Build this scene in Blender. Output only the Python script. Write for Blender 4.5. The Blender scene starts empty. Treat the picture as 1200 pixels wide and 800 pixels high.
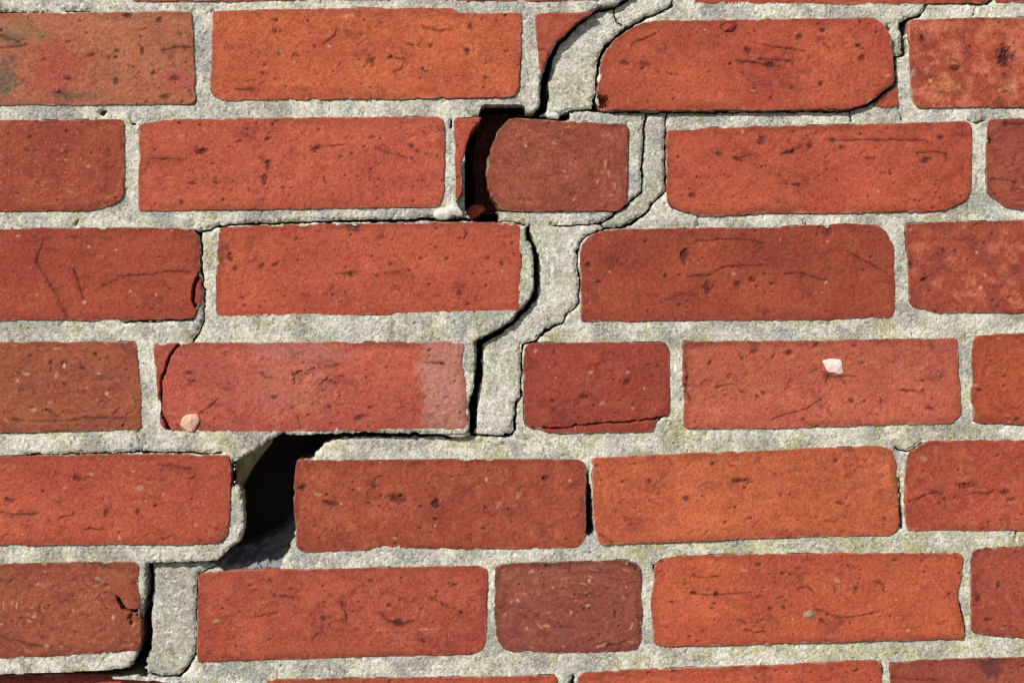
import bpy, math
import numpy as np

# ------------------------------------------------------------------ camera, world, sun, exposure
SC = bpy.context.scene
ZC = 0.46                       # height of the middle of the view above the ground (m)
D = 0.989                       # camera to wall along the view axis (m)
YAW = math.radians(3.4)
ROLL = 0.0071
LENS, SENSOR = 50.0, 36.0
KP = SENSOR / LENS / 1200.0     # tangent per photo pixel
f_ = np.array([math.sin(YAW), math.cos(YAW), 0.0])
r0 = np.array([math.cos(YAW), -math.sin(YAW), 0.0])
u0 = np.array([0.0, 0.0, 1.0])
r_ = r0 * math.cos(ROLL) - u0 * math.sin(ROLL)
up_ = u0 * math.cos(ROLL) + r0 * math.sin(ROLL)
CAM = np.array([0.0, 0.0, ZC]) - D * f_
cd = bpy.data.cameras.new('camera')
cd.lens, cd.sensor_width, cd.sensor_fit = LENS, SENSOR, 'HORIZONTAL'
cd.clip_start, cd.clip_end = 0.01, 500.0
cam = bpy.data.objects.new('camera', cd)
SC.collection.objects.link(cam)
import mathutils
M4 = mathutils.Matrix.Identity(4)
for i in range(3):
    M4[i][0], M4[i][1], M4[i][2], M4[i][3] = r_[i], up_[i], -f_[i], CAM[i]
cam.matrix_world = M4
SC.camera = cam

SUN = np.array([0.92, 1.0, -0.88])            # the way sunlight travels: right, into the wall, down
SUN = SUN / np.linalg.norm(SUN)
elev = math.asin(-SUN[2])
azim = math.atan2(-SUN[0], -SUN[1])           # compass direction towards the sun, from +Y clockwise
w = bpy.data.worlds.new("World"); SC.world = w; w.use_nodes = True
nt = w.node_tree
sky = nt.nodes.new('ShaderNodeTexSky'); sky.sky_type = 'NISHITA'; sky.sun_disc = False
sky.sun_elevation = elev; sky.sun_rotation = azim
nt.nodes['Background'].inputs['Strength'].default_value = 0.07
nt.links.new(sky.outputs[0], nt.nodes['Background'].inputs['Color'])
sl = bpy.data.lights.new('sun', 'SUN'); sl.energy = 4.6; sl.angle = math.radians(0.5); sl.color = (1.0, 0.955, 0.89)
so = bpy.data.objects.new('sun', sl); SC.collection.objects.link(so)
so.rotation_euler = mathutils.Vector(SUN).to_track_quat('-Z', 'Y').to_euler()
so.location = (-2, -3, 3)
SC.view_settings.view_transform = 'Standard'; SC.view_settings.look = 'None'
SC.view_settings.exposure = 0.0; SC.view_settings.gamma = 1.0
SC.view_settings.use_curve_mapping = False

# ------------------------------------------------------------------ measuring: photo pixel -> point of the wall (mm)
def P(px, py, z=0.0):
    """u (right) and v (up) in mm of the point seen at a photo pixel, on the plane z mm proud of the wall face"""
    px = np.asarray(px, float); py = np.asarray(py, float)
    d = f_[None] + (px.reshape(-1, 1) - 600) * KP * r_[None] - (py.reshape(-1, 1) - 400) * KP * up_[None]
    t = (-z / 1000.0 - CAM[1]) / d[:, 1]
    q = CAM[None] + t[:, None] * d
    return np.stack([q[:, 0] * 1000, (q[:, 2] - ZC) * 1000], 1)
MM = KP * D * 1000              # about 0.593 mm to a pixel

# ------------------------------------------------------------------ noise
def vn(u, v, s, seed):
    """smooth value noise in -1..1 with features of s mm"""
    x = u / s; y = v / s
    xi = np.floor(x).astype(np.int64); yi = np.floor(y).astype(np.int64)
    fx = x - xi; fy = y - yi
    fx = fx * fx * fx * (fx * (fx * 6 - 15) + 10); fy = fy * fy * fy * (fy * (fy * 6 - 15) + 10)
    T = np.random.RandomState(seed % 100003).rand(256, 256).astype(np.float32) * 2 - 1
    a = T[yi & 255, xi & 255]; b = T[yi & 255, (xi + 1) & 255]
    c = T[(yi + 1) & 255, xi & 255]; d = T[(yi + 1) & 255, (xi + 1) & 255]
    return (a * (1 - fx) + b * fx) * (1 - fy) + (c * (1 - fx) + d * fx) * fy
def fbm(u, v, s, seed, n=3, g=0.55):
    o = 0; a = 1.0; t = 0
    for k in range(n):
        o = o + a * vn(u * (1 + .07 * k) + 13.7 * k, v - 7.3 * k, s, seed + 17 * k); t += a; a *= g; s *= 0.5
    return o / t * 1.5
def sst(a, b, x):
    t = np.clip((x - a) / (b - a), 0, 1); return t * t * (3 - 2 * t)

# ------------------------------------------------------------------ distances
def seg_dist(U, V, a, b):
    d = b - a; L = max(float(d @ d), 1e-9)
    t = np.clip(((U - a[0]) * d[0] + (V - a[1]) * d[1]) / L, 0, 1)
    return np.hypot(U - a[0] - t * d[0], V - a[1] - t * d[1]), t
def poly_sdf(U, V, pts):
    dist = np.full(U.shape, 1e9); ins = np.zeros(U.shape, bool)
    n = len(pts)
    for i in range(n):
        a, b = pts[i], pts[(i + 1) % n]
        d, _ = seg_dist(U, V, a, b); dist = np.minimum(dist, d)
        if abs(b[1] - a[1]) > 1e-9:
            c = ((a[1] > V) != (b[1] > V)) & (U < (b[0] - a[0]) * (V - a[1]) / (b[1] - a[1]) + a[0])
            ins ^= c
    return np.where(ins, -dist, dist)
def soften(pts, step=2.4, passes=1):
    """resample an outline every step mm and round its corners a little"""
    out = []
    n = len(pts)
    for i in range(n):
        a, b = pts[i], pts[(i + 1) % n]
        k = max(1, int(np.linalg.norm(b - a) / step))
        for j in range(k): out.append(a + (b - a) * j / k)
    o = np.array(out)
    for _ in range(passes): o = 0.25 * np.roll(o, 1, 0) + 0.5 * o + 0.25 * np.roll(o, -1, 0)
    # drop points that lie on straight runs
    keep = np.ones(len(o), bool)
    for i in range(len(o)):
        a, b, c = o[i - 1], o[i], o[(i + 1) % len(o)]
        if abs((b[0]-a[0])*(c[1]-a[1]) - (b[1]-a[1])*(c[0]-a[0])) < 0.02 and i % 6: keep[i] = False
    return o[keep]

# ------------------------------------------------------------------ the lattice the whole wall is sampled on
H = 0.62
PX0, PX1, PY0, PY1 = -250, 1480, -130, 935
c4 = np.concatenate([P(x, y) for x in (PX0, PX1) for y in (PY0, PY1)])
UMIN, UMAX = c4[:, 0].min(), c4[:, 0].max(); VMIN, VMAX = c4[:, 1].min(), c4[:, 1].max()
NU = int((UMAX - UMIN) / H); NV = int((VMAX - VMIN) / H)
UU = UMIN + np.arange(NU) * H; VV = VMIN + np.arange(NV) * H
def window(pts, pad):
    i0 = max(0, int((pts[:, 0].min() - pad - UMIN) / H)); i1 = min(NU, int((pts[:, 0].max() + pad - UMIN) / H) + 2)
    j0 = max(0, int((pts[:, 1].min() - pad - VMIN) / H)); j1 = min(NV, int((pts[:, 1].max() + pad - VMIN) / H) + 2)
    return i0, i1, j0, j1
def band_sdf_into(A, pts, z, ou=0, ov=0, wob=0.5, seed=5, shift=0.0):
    """min into A the distance to a polyline of (x, y, width) photo pixels; A starts at lattice index ou, ov"""
    p = np.array(pts, float); uv = P(p[:, 0], p[:, 1], z); wd = p[:, 2] * MM / 2
    for k in range(len(p) - 1):
        a, b = uv[k], uv[k + 1]
        i0, i1, j0, j1 = window(np.array([a, b]), 9)
        i0, j0 = max(i0, ou), max(j0, ov); i1, j1 = min(i1, ou + A.shape[1]), min(j1, ov + A.shape[0])
        if i1 <= i0 or j1 <= j0: continue
        U, V = np.meshgrid(UU[i0:i1], VV[j0:j1])
        U2 = U + wob * (vn(U, V, 4.5, seed) + .5 * vn(U, V, 1.7, seed + 3)); V2 = V + wob * (vn(U, V, 4.5, seed + 1) + .5 * vn(U, V, 1.7, seed + 4))
        d, t = seg_dist(U2, V2, a, b)
        s = d - (wd[k] * (1 - t) + wd[k + 1] * t) - shift
        W = A[j0 - ov:j1 - ov, i0 - ou:i1 - ou]; np.minimum(W, s, out=W)

# ------------------------------------------------------------------ meshes
COL = SC.collection
def link(ob, parent=None):
    COL.objects.link(ob); ob.parent = parent; return ob
def mesh_from(name, verts, quads, tone, mat, parent):
    me = bpy.data.meshes.new(name)
    nq = len(quads)
    me.vertices.add(len(verts)); me.vertices.foreach_set('co', verts.astype(np.float32).ravel())
    me.loops.add(nq * 4); me.loops.foreach_set('vertex_index', quads.astype(np.int32).ravel())
    me.polygons.add(nq); me.polygons.foreach_set('loop_start', np.arange(0, nq * 4, 4, dtype=np.int32))
    me.polygons.foreach_set('use_smooth', np.ones(nq, bool))
    me.update(calc_edges=True)
    a = me.attributes.new('tone', 'FLOAT_COLOR', 'POINT')
    a.data.foreach_set('color', np.concatenate([tone, np.ones((len(tone), 1))], 1).astype(np.float32).ravel())
    me.materials.append(mat)
    return link(bpy.data.objects.new(name, me), parent)
def slab(name, U, V, S, Z, C, depth, mat, parent, face_mask=None, h=H, back=False, lip=1.2):
    """a relief block: the part of the sheet z = Z(U, V) where S < 0, its rim snapped to S = 0 and carried back depth mm"""
    cen = (S[:-1, :-1] + S[1:, :-1] + S[:-1, 1:] + S[1:, 1:]) / 4
    F = cen < 0
    if face_mask is not None: F &= face_mask
    if not F.any(): return None
    nv, nu = S.shape
    Fp = np.zeros((nv + 1, nu + 1), bool); Fp[1:-1, 1:-1] = F
    cnt = Fp[:-1, :-1].astype(int) + Fp[1:, :-1] + Fp[:-1, 1:] + Fp[1:, 1:]
    used = cnt > 0; rim = used & (cnt < 4)
    gy, gx = np.gradient(S, h); gl = np.hypot(gx, gy) + 1e-6
    mv = np.clip(-S / gl, -0.8 * h, 0.8 * h)
    X = np.where(rim, U + mv * gx / gl, U); Y = np.where(rim, V + mv * gy / gl, V)
    idx = np.full(S.shape, -1, np.int64); idx[used] = np.arange(used.sum())
    verts = np.stack([X[used], -Z[used], Y[used]], 1)
    tone = C[used]
    j, i = np.nonzero(F)
    quads = np.stack([idx[j, i], idx[j, i + 1], idx[j + 1, i + 1], idx[j + 1, i]], 1)
    # rim edges, ordered so the sides face outwards
    e = []
    dn = Fp[:-1, 1:-1]; upf = Fp[1:, 1:-1]            # faces below and above each horizontal edge
    jj, ii = np.nonzero(upf & ~dn); e.append(np.stack([idx[jj, ii + 1], idx[jj, ii]], 1))
    jj, ii = np.nonzero(dn & ~upf); e.append(np.stack([idx[jj, ii], idx[jj, ii + 1]], 1))
    lf = Fp[1:-1, :-1]; rt = Fp[1:-1, 1:]
    jj, ii = np.nonzero(rt & ~lf); e.append(np.stack([idx[jj, ii], idx[jj + 1, ii]], 1))
    jj, ii = np.nonzero(lf & ~rt); e.append(np.stack([idx[jj + 1, ii], idx[jj, ii]], 1))
    e = np.concatenate(e)
    ids = np.unique(e); m = np.full(len(verts), -1, np.int64); m[ids] = np.arange(len(ids))
    base = verts[ids]; n0 = len(verts); k = len(ids)
    rings = [base]
    for dd, amp in [q for q in ((lip, .25), (lip + 3, .45), (lip + 8, .6), (lip + 16, .7), (lip + 28, .8)) if q[0] < depth - 2] + [(depth, .5)]:
        b = base.copy(); b[:, 1] = b[:, 1] + dd if dd < depth else depth
        b[:, 0] += amp * (vn(base[:, 2], base[:, 0], 2.7, 91 + int(dd)) + .8 * vn(base[:, 2], base[:, 0], 7, 191 + int(dd))); b[:, 2] += amp * (vn(base[:, 0], base[:, 2], 2.7, 57 + int(dd)) + .8 * vn(base[:, 0], base[:, 2], 7, 157 + int(dd)))
        rings.append(b)
    verts = np.concatenate([verts] + rings); tone = np.concatenate([tone] + [tone[ids]] * len(rings))
    for q in range(len(rings) - 1):
        A = n0 + q * k + m[e[:, 0]]; B = n0 + q * k + m[e[:, 1]]
        quads = np.concatenate([quads, np.stack([B, A, A + k, B + k], 1)])
    verts = verts / 1000.0; verts[:, 2] += ZC
    return mesh_from(name, verts, quads, tone, mat, parent)

# ------------------------------------------------------------------ materials
def material(name, grain, bumps, rough, spec=0.25, tint=0.16, speck=None):
    m = bpy.data.materials.new(name); m.use_nodes = True
    n = m.node_tree.nodes; L = m.node_tree.links
    b = n['Principled BSDF']; b.inputs['Roughness'].default_value = rough; b.inputs['Specular IOR Level'].default_value = spec
    at = n.new('ShaderNodeAttribute'); at.attribute_name = 'tone'
    tc = n.new('ShaderNodeTexCoord')
    no = n.new('ShaderNodeTexNoise'); no.inputs['Scale'].default_value = grain; no.inputs['Detail'].default_value = 3; no.inputs['Roughness'].default_value = .7
    L.new(tc.outputs['Object'], no.inputs['Vector'])
    mr = n.new('ShaderNodeMapRange'); mr.inputs[1].default_value = .3; mr.inputs[2].default_value = .7
    mr.inputs[3].default_value = 1 - tint; mr.inputs[4].default_value = 1 + tint
    L.new(no.outputs['Fac'], mr.inputs[0])
    mx = n.new('ShaderNodeVectorMath'); mx.operation = 'SCALE'
    L.new(at.outputs['Color'], mx.inputs[0]); L.new(mr.outputs[0], mx.inputs['Scale'])
    L.new(mx.outputs[0], b.inputs['Base Color'])
    prev = None
    for sc, st, dist in bumps:
        t = n.new('ShaderNodeTexNoise'); t.inputs['Scale'].default_value = sc; t.inputs['Detail'].default_value = 4; t.inputs['Roughness'].default_value = .65
        L.new(tc.outputs['Object'], t.inputs['Vector'])
        bp = n.new('ShaderNodeBump'); bp.inputs['Strength'].default_value = st; bp.inputs['Distance'].default_value = dist
        L.new(t.outputs['Fac'], bp.inputs['Height'])
        if prev: L.new(prev.outputs[0], bp.inputs['Normal'])
        prev = bp
    L.new(prev.outputs[0], b.inputs['Normal'])
    return m
M_BRICK = material('fired_clay', 1500, [(380, .4, .0007), (950, .55, .0005)], .88, .2, .22)
M_MORTAR = material('lime_mortar', 1700, [(1000, .3, .0004), (2200, .5, .0003)], .95, .15, .30)
M_STONE = material('pebble_stone', 900, [(500, .3, .0005)], .6, .35, .1)

def lin(c):
    c = np.array(c, float) / 255.0
    return np.where(c <= .04045, c / 12.92, ((c + .055) / 1.055) ** 2.4)
EXPO = 1.12                      # brightness of a sunlit white face here: photo colour / this = surface colour
def alb(c): return np.clip(lin(c) / EXPO, 0.004, .85)
def clay(c): return alb((c[0] * .87 + 20, c[1] + 14, c[2] + 15))     # fired clay as it looks up close, a little chalky

# ------------------------------------------------------------------ ground and the wall itself
def tag(o, **k):
    for a, b in k.items(): o[a] = b
    return o
wall = bpy.data.objects.new('brick_wall', None); wall.location = (0, 0, 0); wall.empty_display_size = .1; link(wall)
tag(wall, label='old red brick wall with a stepped crack running through its grey mortar joints', category='wall', kind='thing')

ZL, ZR = 0.0, -6.0              # the two sides of the crack: the right-hand side has sunk back

# name: outline (photo px), level (mm), colour (photo sRGB), kind s/h, extras
BR = {}
def brick(key, pts, z, col, kind='s', **k): BR[key] = dict(pts=pts, z=z, col=col, kind=kind, **k)
# row 0: undersides only
brick('0a', [(-215,-112),(143,-110),(143,-2),(-215,-2)], ZL, (186,80,52), step=2)
brick('0b', [(153,-110),(503,-112),(505,-2),(300,1),(250,2),(155,2)], ZL, (190,84,52), step=2)
brick('0c', [(516,-110),(704,-112),(706,1),(553,1.5),(516,1)], ZL, (176,72,48), 'h', step=2)
brick('0d', [(808,-108),(1158,-112),(1160,0),(1150,4),(1000,5),(900,4),(812,5)], ZR, (190,78,50), step=2)
brick('0e', [(1167,-112),(1475,-114),(1475,3),(1167,4)], ZR, (170,68,46), step=2)
# row 1
brick('1a', [(-134,16),(0,15.5),(120,14.5),(222,13),(225,15),(227,60),(229.5,120),(226,122.5),(120,123),(-134,124)], ZL+.4, (183,95,64),
  label='orange-brown brick with a purple-red patch',
  g=[[(0,57),(15,56),(31,53)],[(191,60),(205,56),(226,56)],[(0,42),(12,46),(22,50)]],
  p=[(151,18,6,5),(187,24,4,4),(205,92,6,4),(194,114,6,3),(108,65,7,3),(167,60,2.5,5),(128,67,3,3),(138,60,3,3),(136,95,3,5),(180,86,3,3),(212,40,4,3),(78,92,5,2)],
  patch=[(66,82,38,36,(178,74,54)),(4,92,18,24,(126,86,66)),(12,40,24,10,(134,86,62)),(205,95,14,14,(186,80,62)),(30,35,30,10,(160,98,66)),(90,112,30,6,(130,82,60))])
brick('1b', [(249,13),(300,11),(400,9.5),(532,9.5),(537,15),(611,15),(610.5,60),(608,105),(601,114),(525,115.5),(450,116.5),(300,117.5),(264,118.5),(252,114),(246.5,104)], ZL+.6, (204,88,52),
  g=[[(395,35),(393,42),(380,51)],[(478,52),(490,54),(496,46)],[(495,31),(515,37),(528,35)],[(455,68),(475,71),(470,82),(462,85)],[(275,105),(298,105)],[(350,66),(344,62),(342,68)]],
  p=[(322,37,3,3),(328,63,3,4),(505,54,4,3),(570,91,4,3),(498,81,4,4),(552,32,3,5),(548,60,4,3),(592,60,5,1.5),(436,72,6,6)], f=[(408,19,12,3),(386,55,3,3),(328,60,3,2),(498,80,3,3)])
brick('1c', [(626,17),(640,15.5),(696,14),(684,20),(672,30),(660,42),(650,52),(642,65),(637,78),(634,87),(631,70),(628,40)], ZL+.4, (188,78,52))
brick('1d', [(772,23.5),(800,24),(900,22.5),(1000,21),(1026,21),(1037,30),(1045,42),(1047,65),(1049,96),(1035,107),(1019,120),(995,128.5),(900,129),(775,130),(702,129),(700,118),(700,105),(703,85),(705,72),(709,60),(722,45),(738,33),(756,25)], ZR+3.4, (182,72,46),
  g=[[(742,51),(757,46),(768,40)],[(865,72),(880,73),(900,77),(915,78)],[(885,50),(905,55),(945,60)],[(965,52),(971,57),(974,62)],[(1005,53),(1012,57)],[(845,30),(852,27),(861,26),(864,31),(858,38),(848,38),(845,31)],[(890,70),(930,72)]],
  p=[(877,60,4,4),(937,44,5,4),(732,74,7,3),(755,75,7,3),(772,85,3,3),(787,87,4,2),(903,75,8,4),(965,36,4,3),(929,103,3,3),(963,98,4,4),(1005,54,4,2.5),(1010,68,5,4),(770,136,3,3),(830,85,2,2),(680,70,3,3)],
  f=[(882,106,4,2),(1040,89,7,2),(826,35,3,2)], dent=[(704,122,13,9)])
brick('1e', [(1022,123),(1035,112),(1051,99.5),(1053.5,124),(1038,127)], ZR+.3, (184,74,48))
brick('1f', [(1064,23),(1120,21),(1200,20),(1405,19),(1408,122),(1200,126),(1075,126.5),(1068,117),(1066,75)], ZR+.4, (182,74,48), mottle=1.0,
  label='brick mottled with paler orange blotches',
  g=[[(1113,80),(1122,82),(1126,76),(1118,70)],[(1080,42),(1084,48)]], p=[(1178,66,10,12),(1120,80,6,4),(1081,46,5,4)], patch=[(1110,100,18,8,(204,112,66)),(1182,67,14,14,(150,58,48))], f=[(1070,85,5,8),(1090,95,3,3),(1185,100,8,8)])
# row 2
brick('2a', [(-30,141),(0,140.5),(75,140.5),(144,139.5),(146,150),(146,200),(145,230),(134,239),(107,247),(0,248),(-30,249)], ZL+.3, (168,68,44), 'h')
brick('2b', [(162.5,146),(185,142),(210,139.5),(300,138),(400,137),(512,136),(519,139),(521.5,148),(520.5,220),(518,238),(511,243),(400,244),(300,246),(162,247.5)], ZL+.5, (196,80,54),
  g=[[(175,187),(195,186),(215,189)],[(365,176),(385,171),(403,170)],[(440,174),(463,181),(485,187)],[(305,185),(315,192),(314,198)],[(380,207),(382,216)]],
  p=[(236,178,7,3.5),(372,173,6,3),(412,180,2.5,2),(437,161,5,3),(482,171,5,3),(490,178,3,3),(311,210,4,7),(213,237,3.5,3),(225,215,5,2),(253,214,3,2),(443,233,3,2),(313,163,3,3),(400,184,4,2),(315,190,4,3),(262,235,3,3)])
brick('2c', [(531.5,139),(540,138),(566,137),(558,145),(550,155),(546,170),(542,185),(539,192),(540,200),(541.5,207),(542,225),(535,236),(533,200)], ZL+.2, (194,78,52))
brick('2d', [(602,138.5),(640,140.5),(680,143),(733,145),(737,150),(735.5,200),(734,239),(726,247.5),(600,247.5),(588,247),(581,236),(574,229),(571,221),(572.5,212),(569,205),(572,196),(571.5,186),(576,178),(575.5,169),(581,163),(582,154),(588,148),(593,142)], ZR+1, (160,70,48), 'h', f=[(616,171,3,4)], rough=1,
  label='brown-red broken header brick beside the open gap')
brick('2g', [(560,134),(612,134),(610,252),(563,250),(556,232),(558,215),(555,190),(558,165)], ZR-34, (120,62,46), 'h', raw=1, label='raw broken end of the header brick, set back in the gap')
brick('2e', [(782,152),(817,151.5),(826,149.5),(900,147.5),(1000,145.5),(1130,142),(1137,143),(1139,152),(1138,222),(1132,236),(1115,243.5),(1107,248),(1000,249.5),(900,250.5),(850,252.5),(818,253),(795,246),(781,240)], ZR+.5, (188,74,48),
  g=[[(860,185),(875,184),(880,180)],[(915,180),(932,177)],[(985,165),(1040,164),(1085,165),(1088,168)],[(1075,180),(1095,178),(1110,182),(1108,190)],[(920,215),(935,217),(938,219)],[(1015,185),(1025,186)]],
  p=[(1103,162,4,4),(843,181,6,4),(925,179,7,3.5),(950,172,6,5),(988,173,5,3),(893,164,5,7),(812,229,5,4),(935,217,5,3),(1085,188,9,4),(868,188,7,3),(975,165,8,4)], f=[(1029,224,3,3),(870,155,3,5)])
brick('2f', [(1158,140),(1200,138),(1330,136),(1332,243),(1200,246),(1177,243.5),(1170,236),(1156,228),(1155,175)], ZR+.3, (162,66,46), 'h',
  g=[[(1158,209),(1170,210),(1190,214)],[(1185,146),(1200,145)]], p=[(1179,146,4,4),(1160,165,5,4),(1165,228,4,3)])
# row 3
brick('3a', [(-128,268),(0,267),(185,266),(217,267.5),(229,270),(233,282),(234.5,320),(236.5,342),(236,355),(231,360),(229,372),(222,374),(0,376.5),(-128,378)], ZL+.2, (164,62,40),
  g=[[(51,280),(43,308),(60,335),(80,372)],[(87,315),(93,335),(98,350)],[(138,322),(155,323),(178,322),(195,318),(222,319)],[(120,335),(138,328)],[(234,320),(227,337),(226,352),(229,359)]],
  f=[(104,289,3,3),(99,354,3,3),(22,277,3,2),(135,293,3,1.5),(183,345,2,3),(153,341,3,2),(44,345,2,2),(202,270,3,1.5)], deep=[4])
brick('3b', [(257,267),(300,264),(400,262),(500,260),(600,261),(613,264),(611.5,287),(610,325),(610,365.5),(500,367.5),(400,369),(300,370),(252.5,371),(252,325)], ZL-.6, (190,76,50),
  g=[[(395,321),(418,320)],[(452,320),(470,319)],[(545,268),(549,274),(544,279)]],
  p=[(308,311,4,3),(323,310,4,3),(348,280,2.5,3),(349,305,2.5,2),(410,320,4,3),(442,323,3,2),(458,309,2.5,2.5),(479,317,4,2),(572,303,4,2.5),(588,309,2.5,3),(574,319,3,2),(539,343,3,4),(548,356,2.5,3),(524,303,2,2),(512,290,2.5,2),(462,336,3,2),(305,360,2.5,2),(270,302,4,4),(276,315,4,4),(287,358,3,2)],
  patch=[(414,265,12,6,(120,52,50))])
brick('3c', [(707,270),(730,268),(900,266),(987,262),(1030,264),(1040,274),(1047,288),(1049,325),(1049,364),(1044,372),(900,376),(681,377),(680,325),(679,313),(681,288),(692,276)], ZR+.4, (164,63,40),
  g=[[(815,282),(830,282),(845,280),(880,281),(895,286)],[(805,324),(832,322),(850,313),(870,311),(900,311)],[(992,294),(1012,306),(1038,318)],[(920,321),(938,320),(970,330)]],
  p=[(780,323,3,3),(700,330,5,3),(865,333,5,5),(830,338,7,7),(882,328,5,4),(970,268,6,10),(803,300,6,10),(690,310,4,4)], f=[(968,331,4,3),(963,342,3,2),(860,321,4,3),(715,319,2,2),(697,328,3,2),(970,283,3,2)])
brick('3d', [(1060.5,262),(1120,259.5),(1200,257.5),(1405,254),(1408,362),(1200,367.5),(1097,366.5),(1089,363),(1070,360.5),(1065,355),(1065,325),(1062,287)], ZR+.5, (172,68,46), mottle=.7,
  p=[(1083,328,4,3),(1068,310,3,6),(1106,293,3,3)], g=[[(1080,329),(1092,322)]], f=[(1154,322,3,3),(1149,337,3,3),(1145,296,3,3)])
# row 4
brick('4a', [(-12,401),(0,400.5),(100,400),(160,400),(163,440),(165,462),(166,503),(100,505),(0,507),(-12,507)], ZL+.2, (162,76,48), 'h',
  label='browner header brick with pale flecks and dark specks',
  p=[(112,415,3,3),(98,432,4,3),(75,425,4,3),(60,425,3,3),(76,450,2.5,2.5),(27,457,4,3),(92,498,3,2),(126,419,2.5,2),(35,417,3,2),(60,432,2,3)], g=[[(15,492),(60,494),(85,493),(100,489),(150,490)],[(55,480),(68,489)]],
  f=[(31,438,4,3),(66,440,3,5),(116,438,5,2),(40,480,5,3),(125,461,3,4),(60,471,5,2),(75,428,2,4),(20,446,3,4)])
brick('4b', [(180.5,404),(215,401),(300,401.5),(400,400),(525,400),(543.5,402),(543,415),(540,425),(546,442),(547.5,465),(549,487),(549,502),(544,504),(425,504.5),(300,506),(198,506),(188,500),(185.5,470),(181,420)], ZL, (190,78,58),
  label='pinkish brick with a pale right end, a pebble and a hairline crack',
  g=[[(215,399),(203,411),(196,426),(189,448),(188.5,482),(196,500),(199,507)],[(235,484),(248,475),(256,467)],[(497,425),(520,426)],[(306,437),(311,442),(319,443)],[(350,488),(352,500)],[(207,497),(210,500)]], deep=[0],
  p=[(222,437,7,3),(226,447,4,3),(356,425,2.5,3),(321,465,5,3),(344,477,3,2.5),(435,478,4,3),(422,489,8,3),(503,410,4,3),(517,426,5,2.5),(540,483,3,2),(539,490,2,2),(512,476,3,2),(429,442,2,2),(487,486,2,2),(459,492,3,2),(533,447,2,2),(386,477,3,3)],
  dent=[(352,442,10,1.5),(388,455,13,1.3),(368,436,6,1.0),(395,432,6,.8)],
  patch=[(300,440,70,45,(194,86,66)),(345,450,50,40,(196,93,72)),(350,412,60,14,(192,98,80)),(225,425,40,30,(180,74,58))], pale=(494,(198,118,98)))
brick('4c', [(620,401.5),(700,400.5),(778,401),(785,412),(786,450),(785.5,486),(768,493),(767.5,506),(700,507),(641,507),(634,503),(617,501),(614,495),(613,410)], ZR+.3, (162,60,42),
  g=[[(637,501.5),(660,502),(675,498),(690,497),(715,495),(740,494),(765,491),(785,487)],[(770,489),(778,488)]], deep=[0],
  p=[(648,470,3,3),(685,465,6,3),(735,447,6,5)], f=[(706,473,4,3),(627,411,3,3),(736,436,5,2),(693,436,4,3),(742,478,4,3),(755,455,2,4)])
brick('4d', [(800,399.5),(900,399),(1000,397.5),(1122,396),(1124,420),(1124.5,450),(1127,484),(1117,496),(1000,499.5),(900,502),(804,502.5),(801,498),(802,470),(799,445)], ZR+.5, (190,82,58),
  label='pinkish red brick holding a white pebble',
  g=[[(905,492),(922,485),(945,480),(957,472),(963,468)],[(1052,457),(1065,457),(1080,460)],[(953,435),(962,431),(964,436),(972,441),(984,442),(994,440),(1003,441)],[(804,425),(806,445),(803,455),(810,470)],[(972,441),(968,448)],[(985,442),(990,449)],[(845,452),(860,450)]],
  p=[(906,418,3,3),(925,413,7,4),(832,425,3,3),(884,412,6,3),(871,459,4,2.5),(887,464,3.5,3),(895,460,3,3),(1090,478,6,4),(997,469,4,2.5),(1014,470,2.5,2),(941,491,4,2.5),(841,454,3,2),(1000,405,4,2),(957,405,5,4),(1010,425,4,3),(805,443,2.5,3),(1082,457,3,3),(1092,467,2,2),(870,420,2,2),(1033,470,2,4)], dent=[(803,455,6,1.2)], f=[(1080,432,6,1.5),(940,470,2,2)])
brick('4e', [(1140,392.5),(1200,390),(1305,387),(1306,492),(1200,497),(1150,495.5),(1141,494),(1141.5,479),(1138,471),(1139,420)], ZR+.5, (172,66,38), 'h', p=[(1148,457,4,3)])
# row 5
brick('5a', [(-95,535),(0,534),(167,531.5),(269,532.5),(270.5,550),(270,600),(266,625),(260,636),(245,637.5),(0,639),(-95,640)], ZL+.4, (182,72,48),
  g=[[(187,545),(205,546),(222,550),(229,554),(229,559),(224,560)],[(2,600),(18,603),(45,602)],[(70,606),(85,603),(87,600)],[(100,620),(122,620)]],
  p=[(90,560,5,4),(125,601,3,5),(162,600,3,5),(12,586,8,3)], f=[(107,556,5,3),(164,572,6,4),(140,630,3,4),(155,552,4,2),(75,572,4,1.5),(230,615,3,3),(27,626,2,2)])
brick('5b', [(347,539),(375,538.5),(600,537),(680,537.5),(686.5,542),(687,590),(686,633),(675,642),(560,643.5),(520,643.5),(490,643),(470,640.5),(450,641),(428,645),(352,647),(347,640),(345.5,610),(343.5,575)], ZR, (166,66,42),
  p=[(465,584,14,6),(390,590,10,5),(355,570,6,5),(440,570,4,3),(510,590,8,6),(640,560,4,4)], f=[(373,579,8,3),(420,572,4,3),(585,592,4,7),(400,590,2,3),(608,580,5,5),(570,562,3,5),(668,563,3,2),(462,630,5,2),(510,616,2,2)], mottle=.25)
brick('5c', [(693,536),(775,532),(825,529.5),(865,529),(900,527),(1025,522),(1046,526),(1051,537),(1052.5,587),(1054,612),(1051,623),(1042,627),(900,630.5),(800,634.5),(703,638),(698,625),(695,595)], ZR+.6, (200,87,52),
  label='bright orange brick right of a narrow open joint',
  p=[(761,564,3.5,3),(866,563,9,3),(805,585,5,5),(1037,608,4,3),(850,612,3,2.5),(699,545,2,2),(835,543,3,2),(980,540,4,3),(915,580,2.5,3),(926,579,2,3),(985,590,6,3),(705,562,2,2),(1026,616,2.5,2),(730,564,2,2)], g=[[(699,623),(712,632),(720,637)],[(860,565),(878,562)]])
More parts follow.
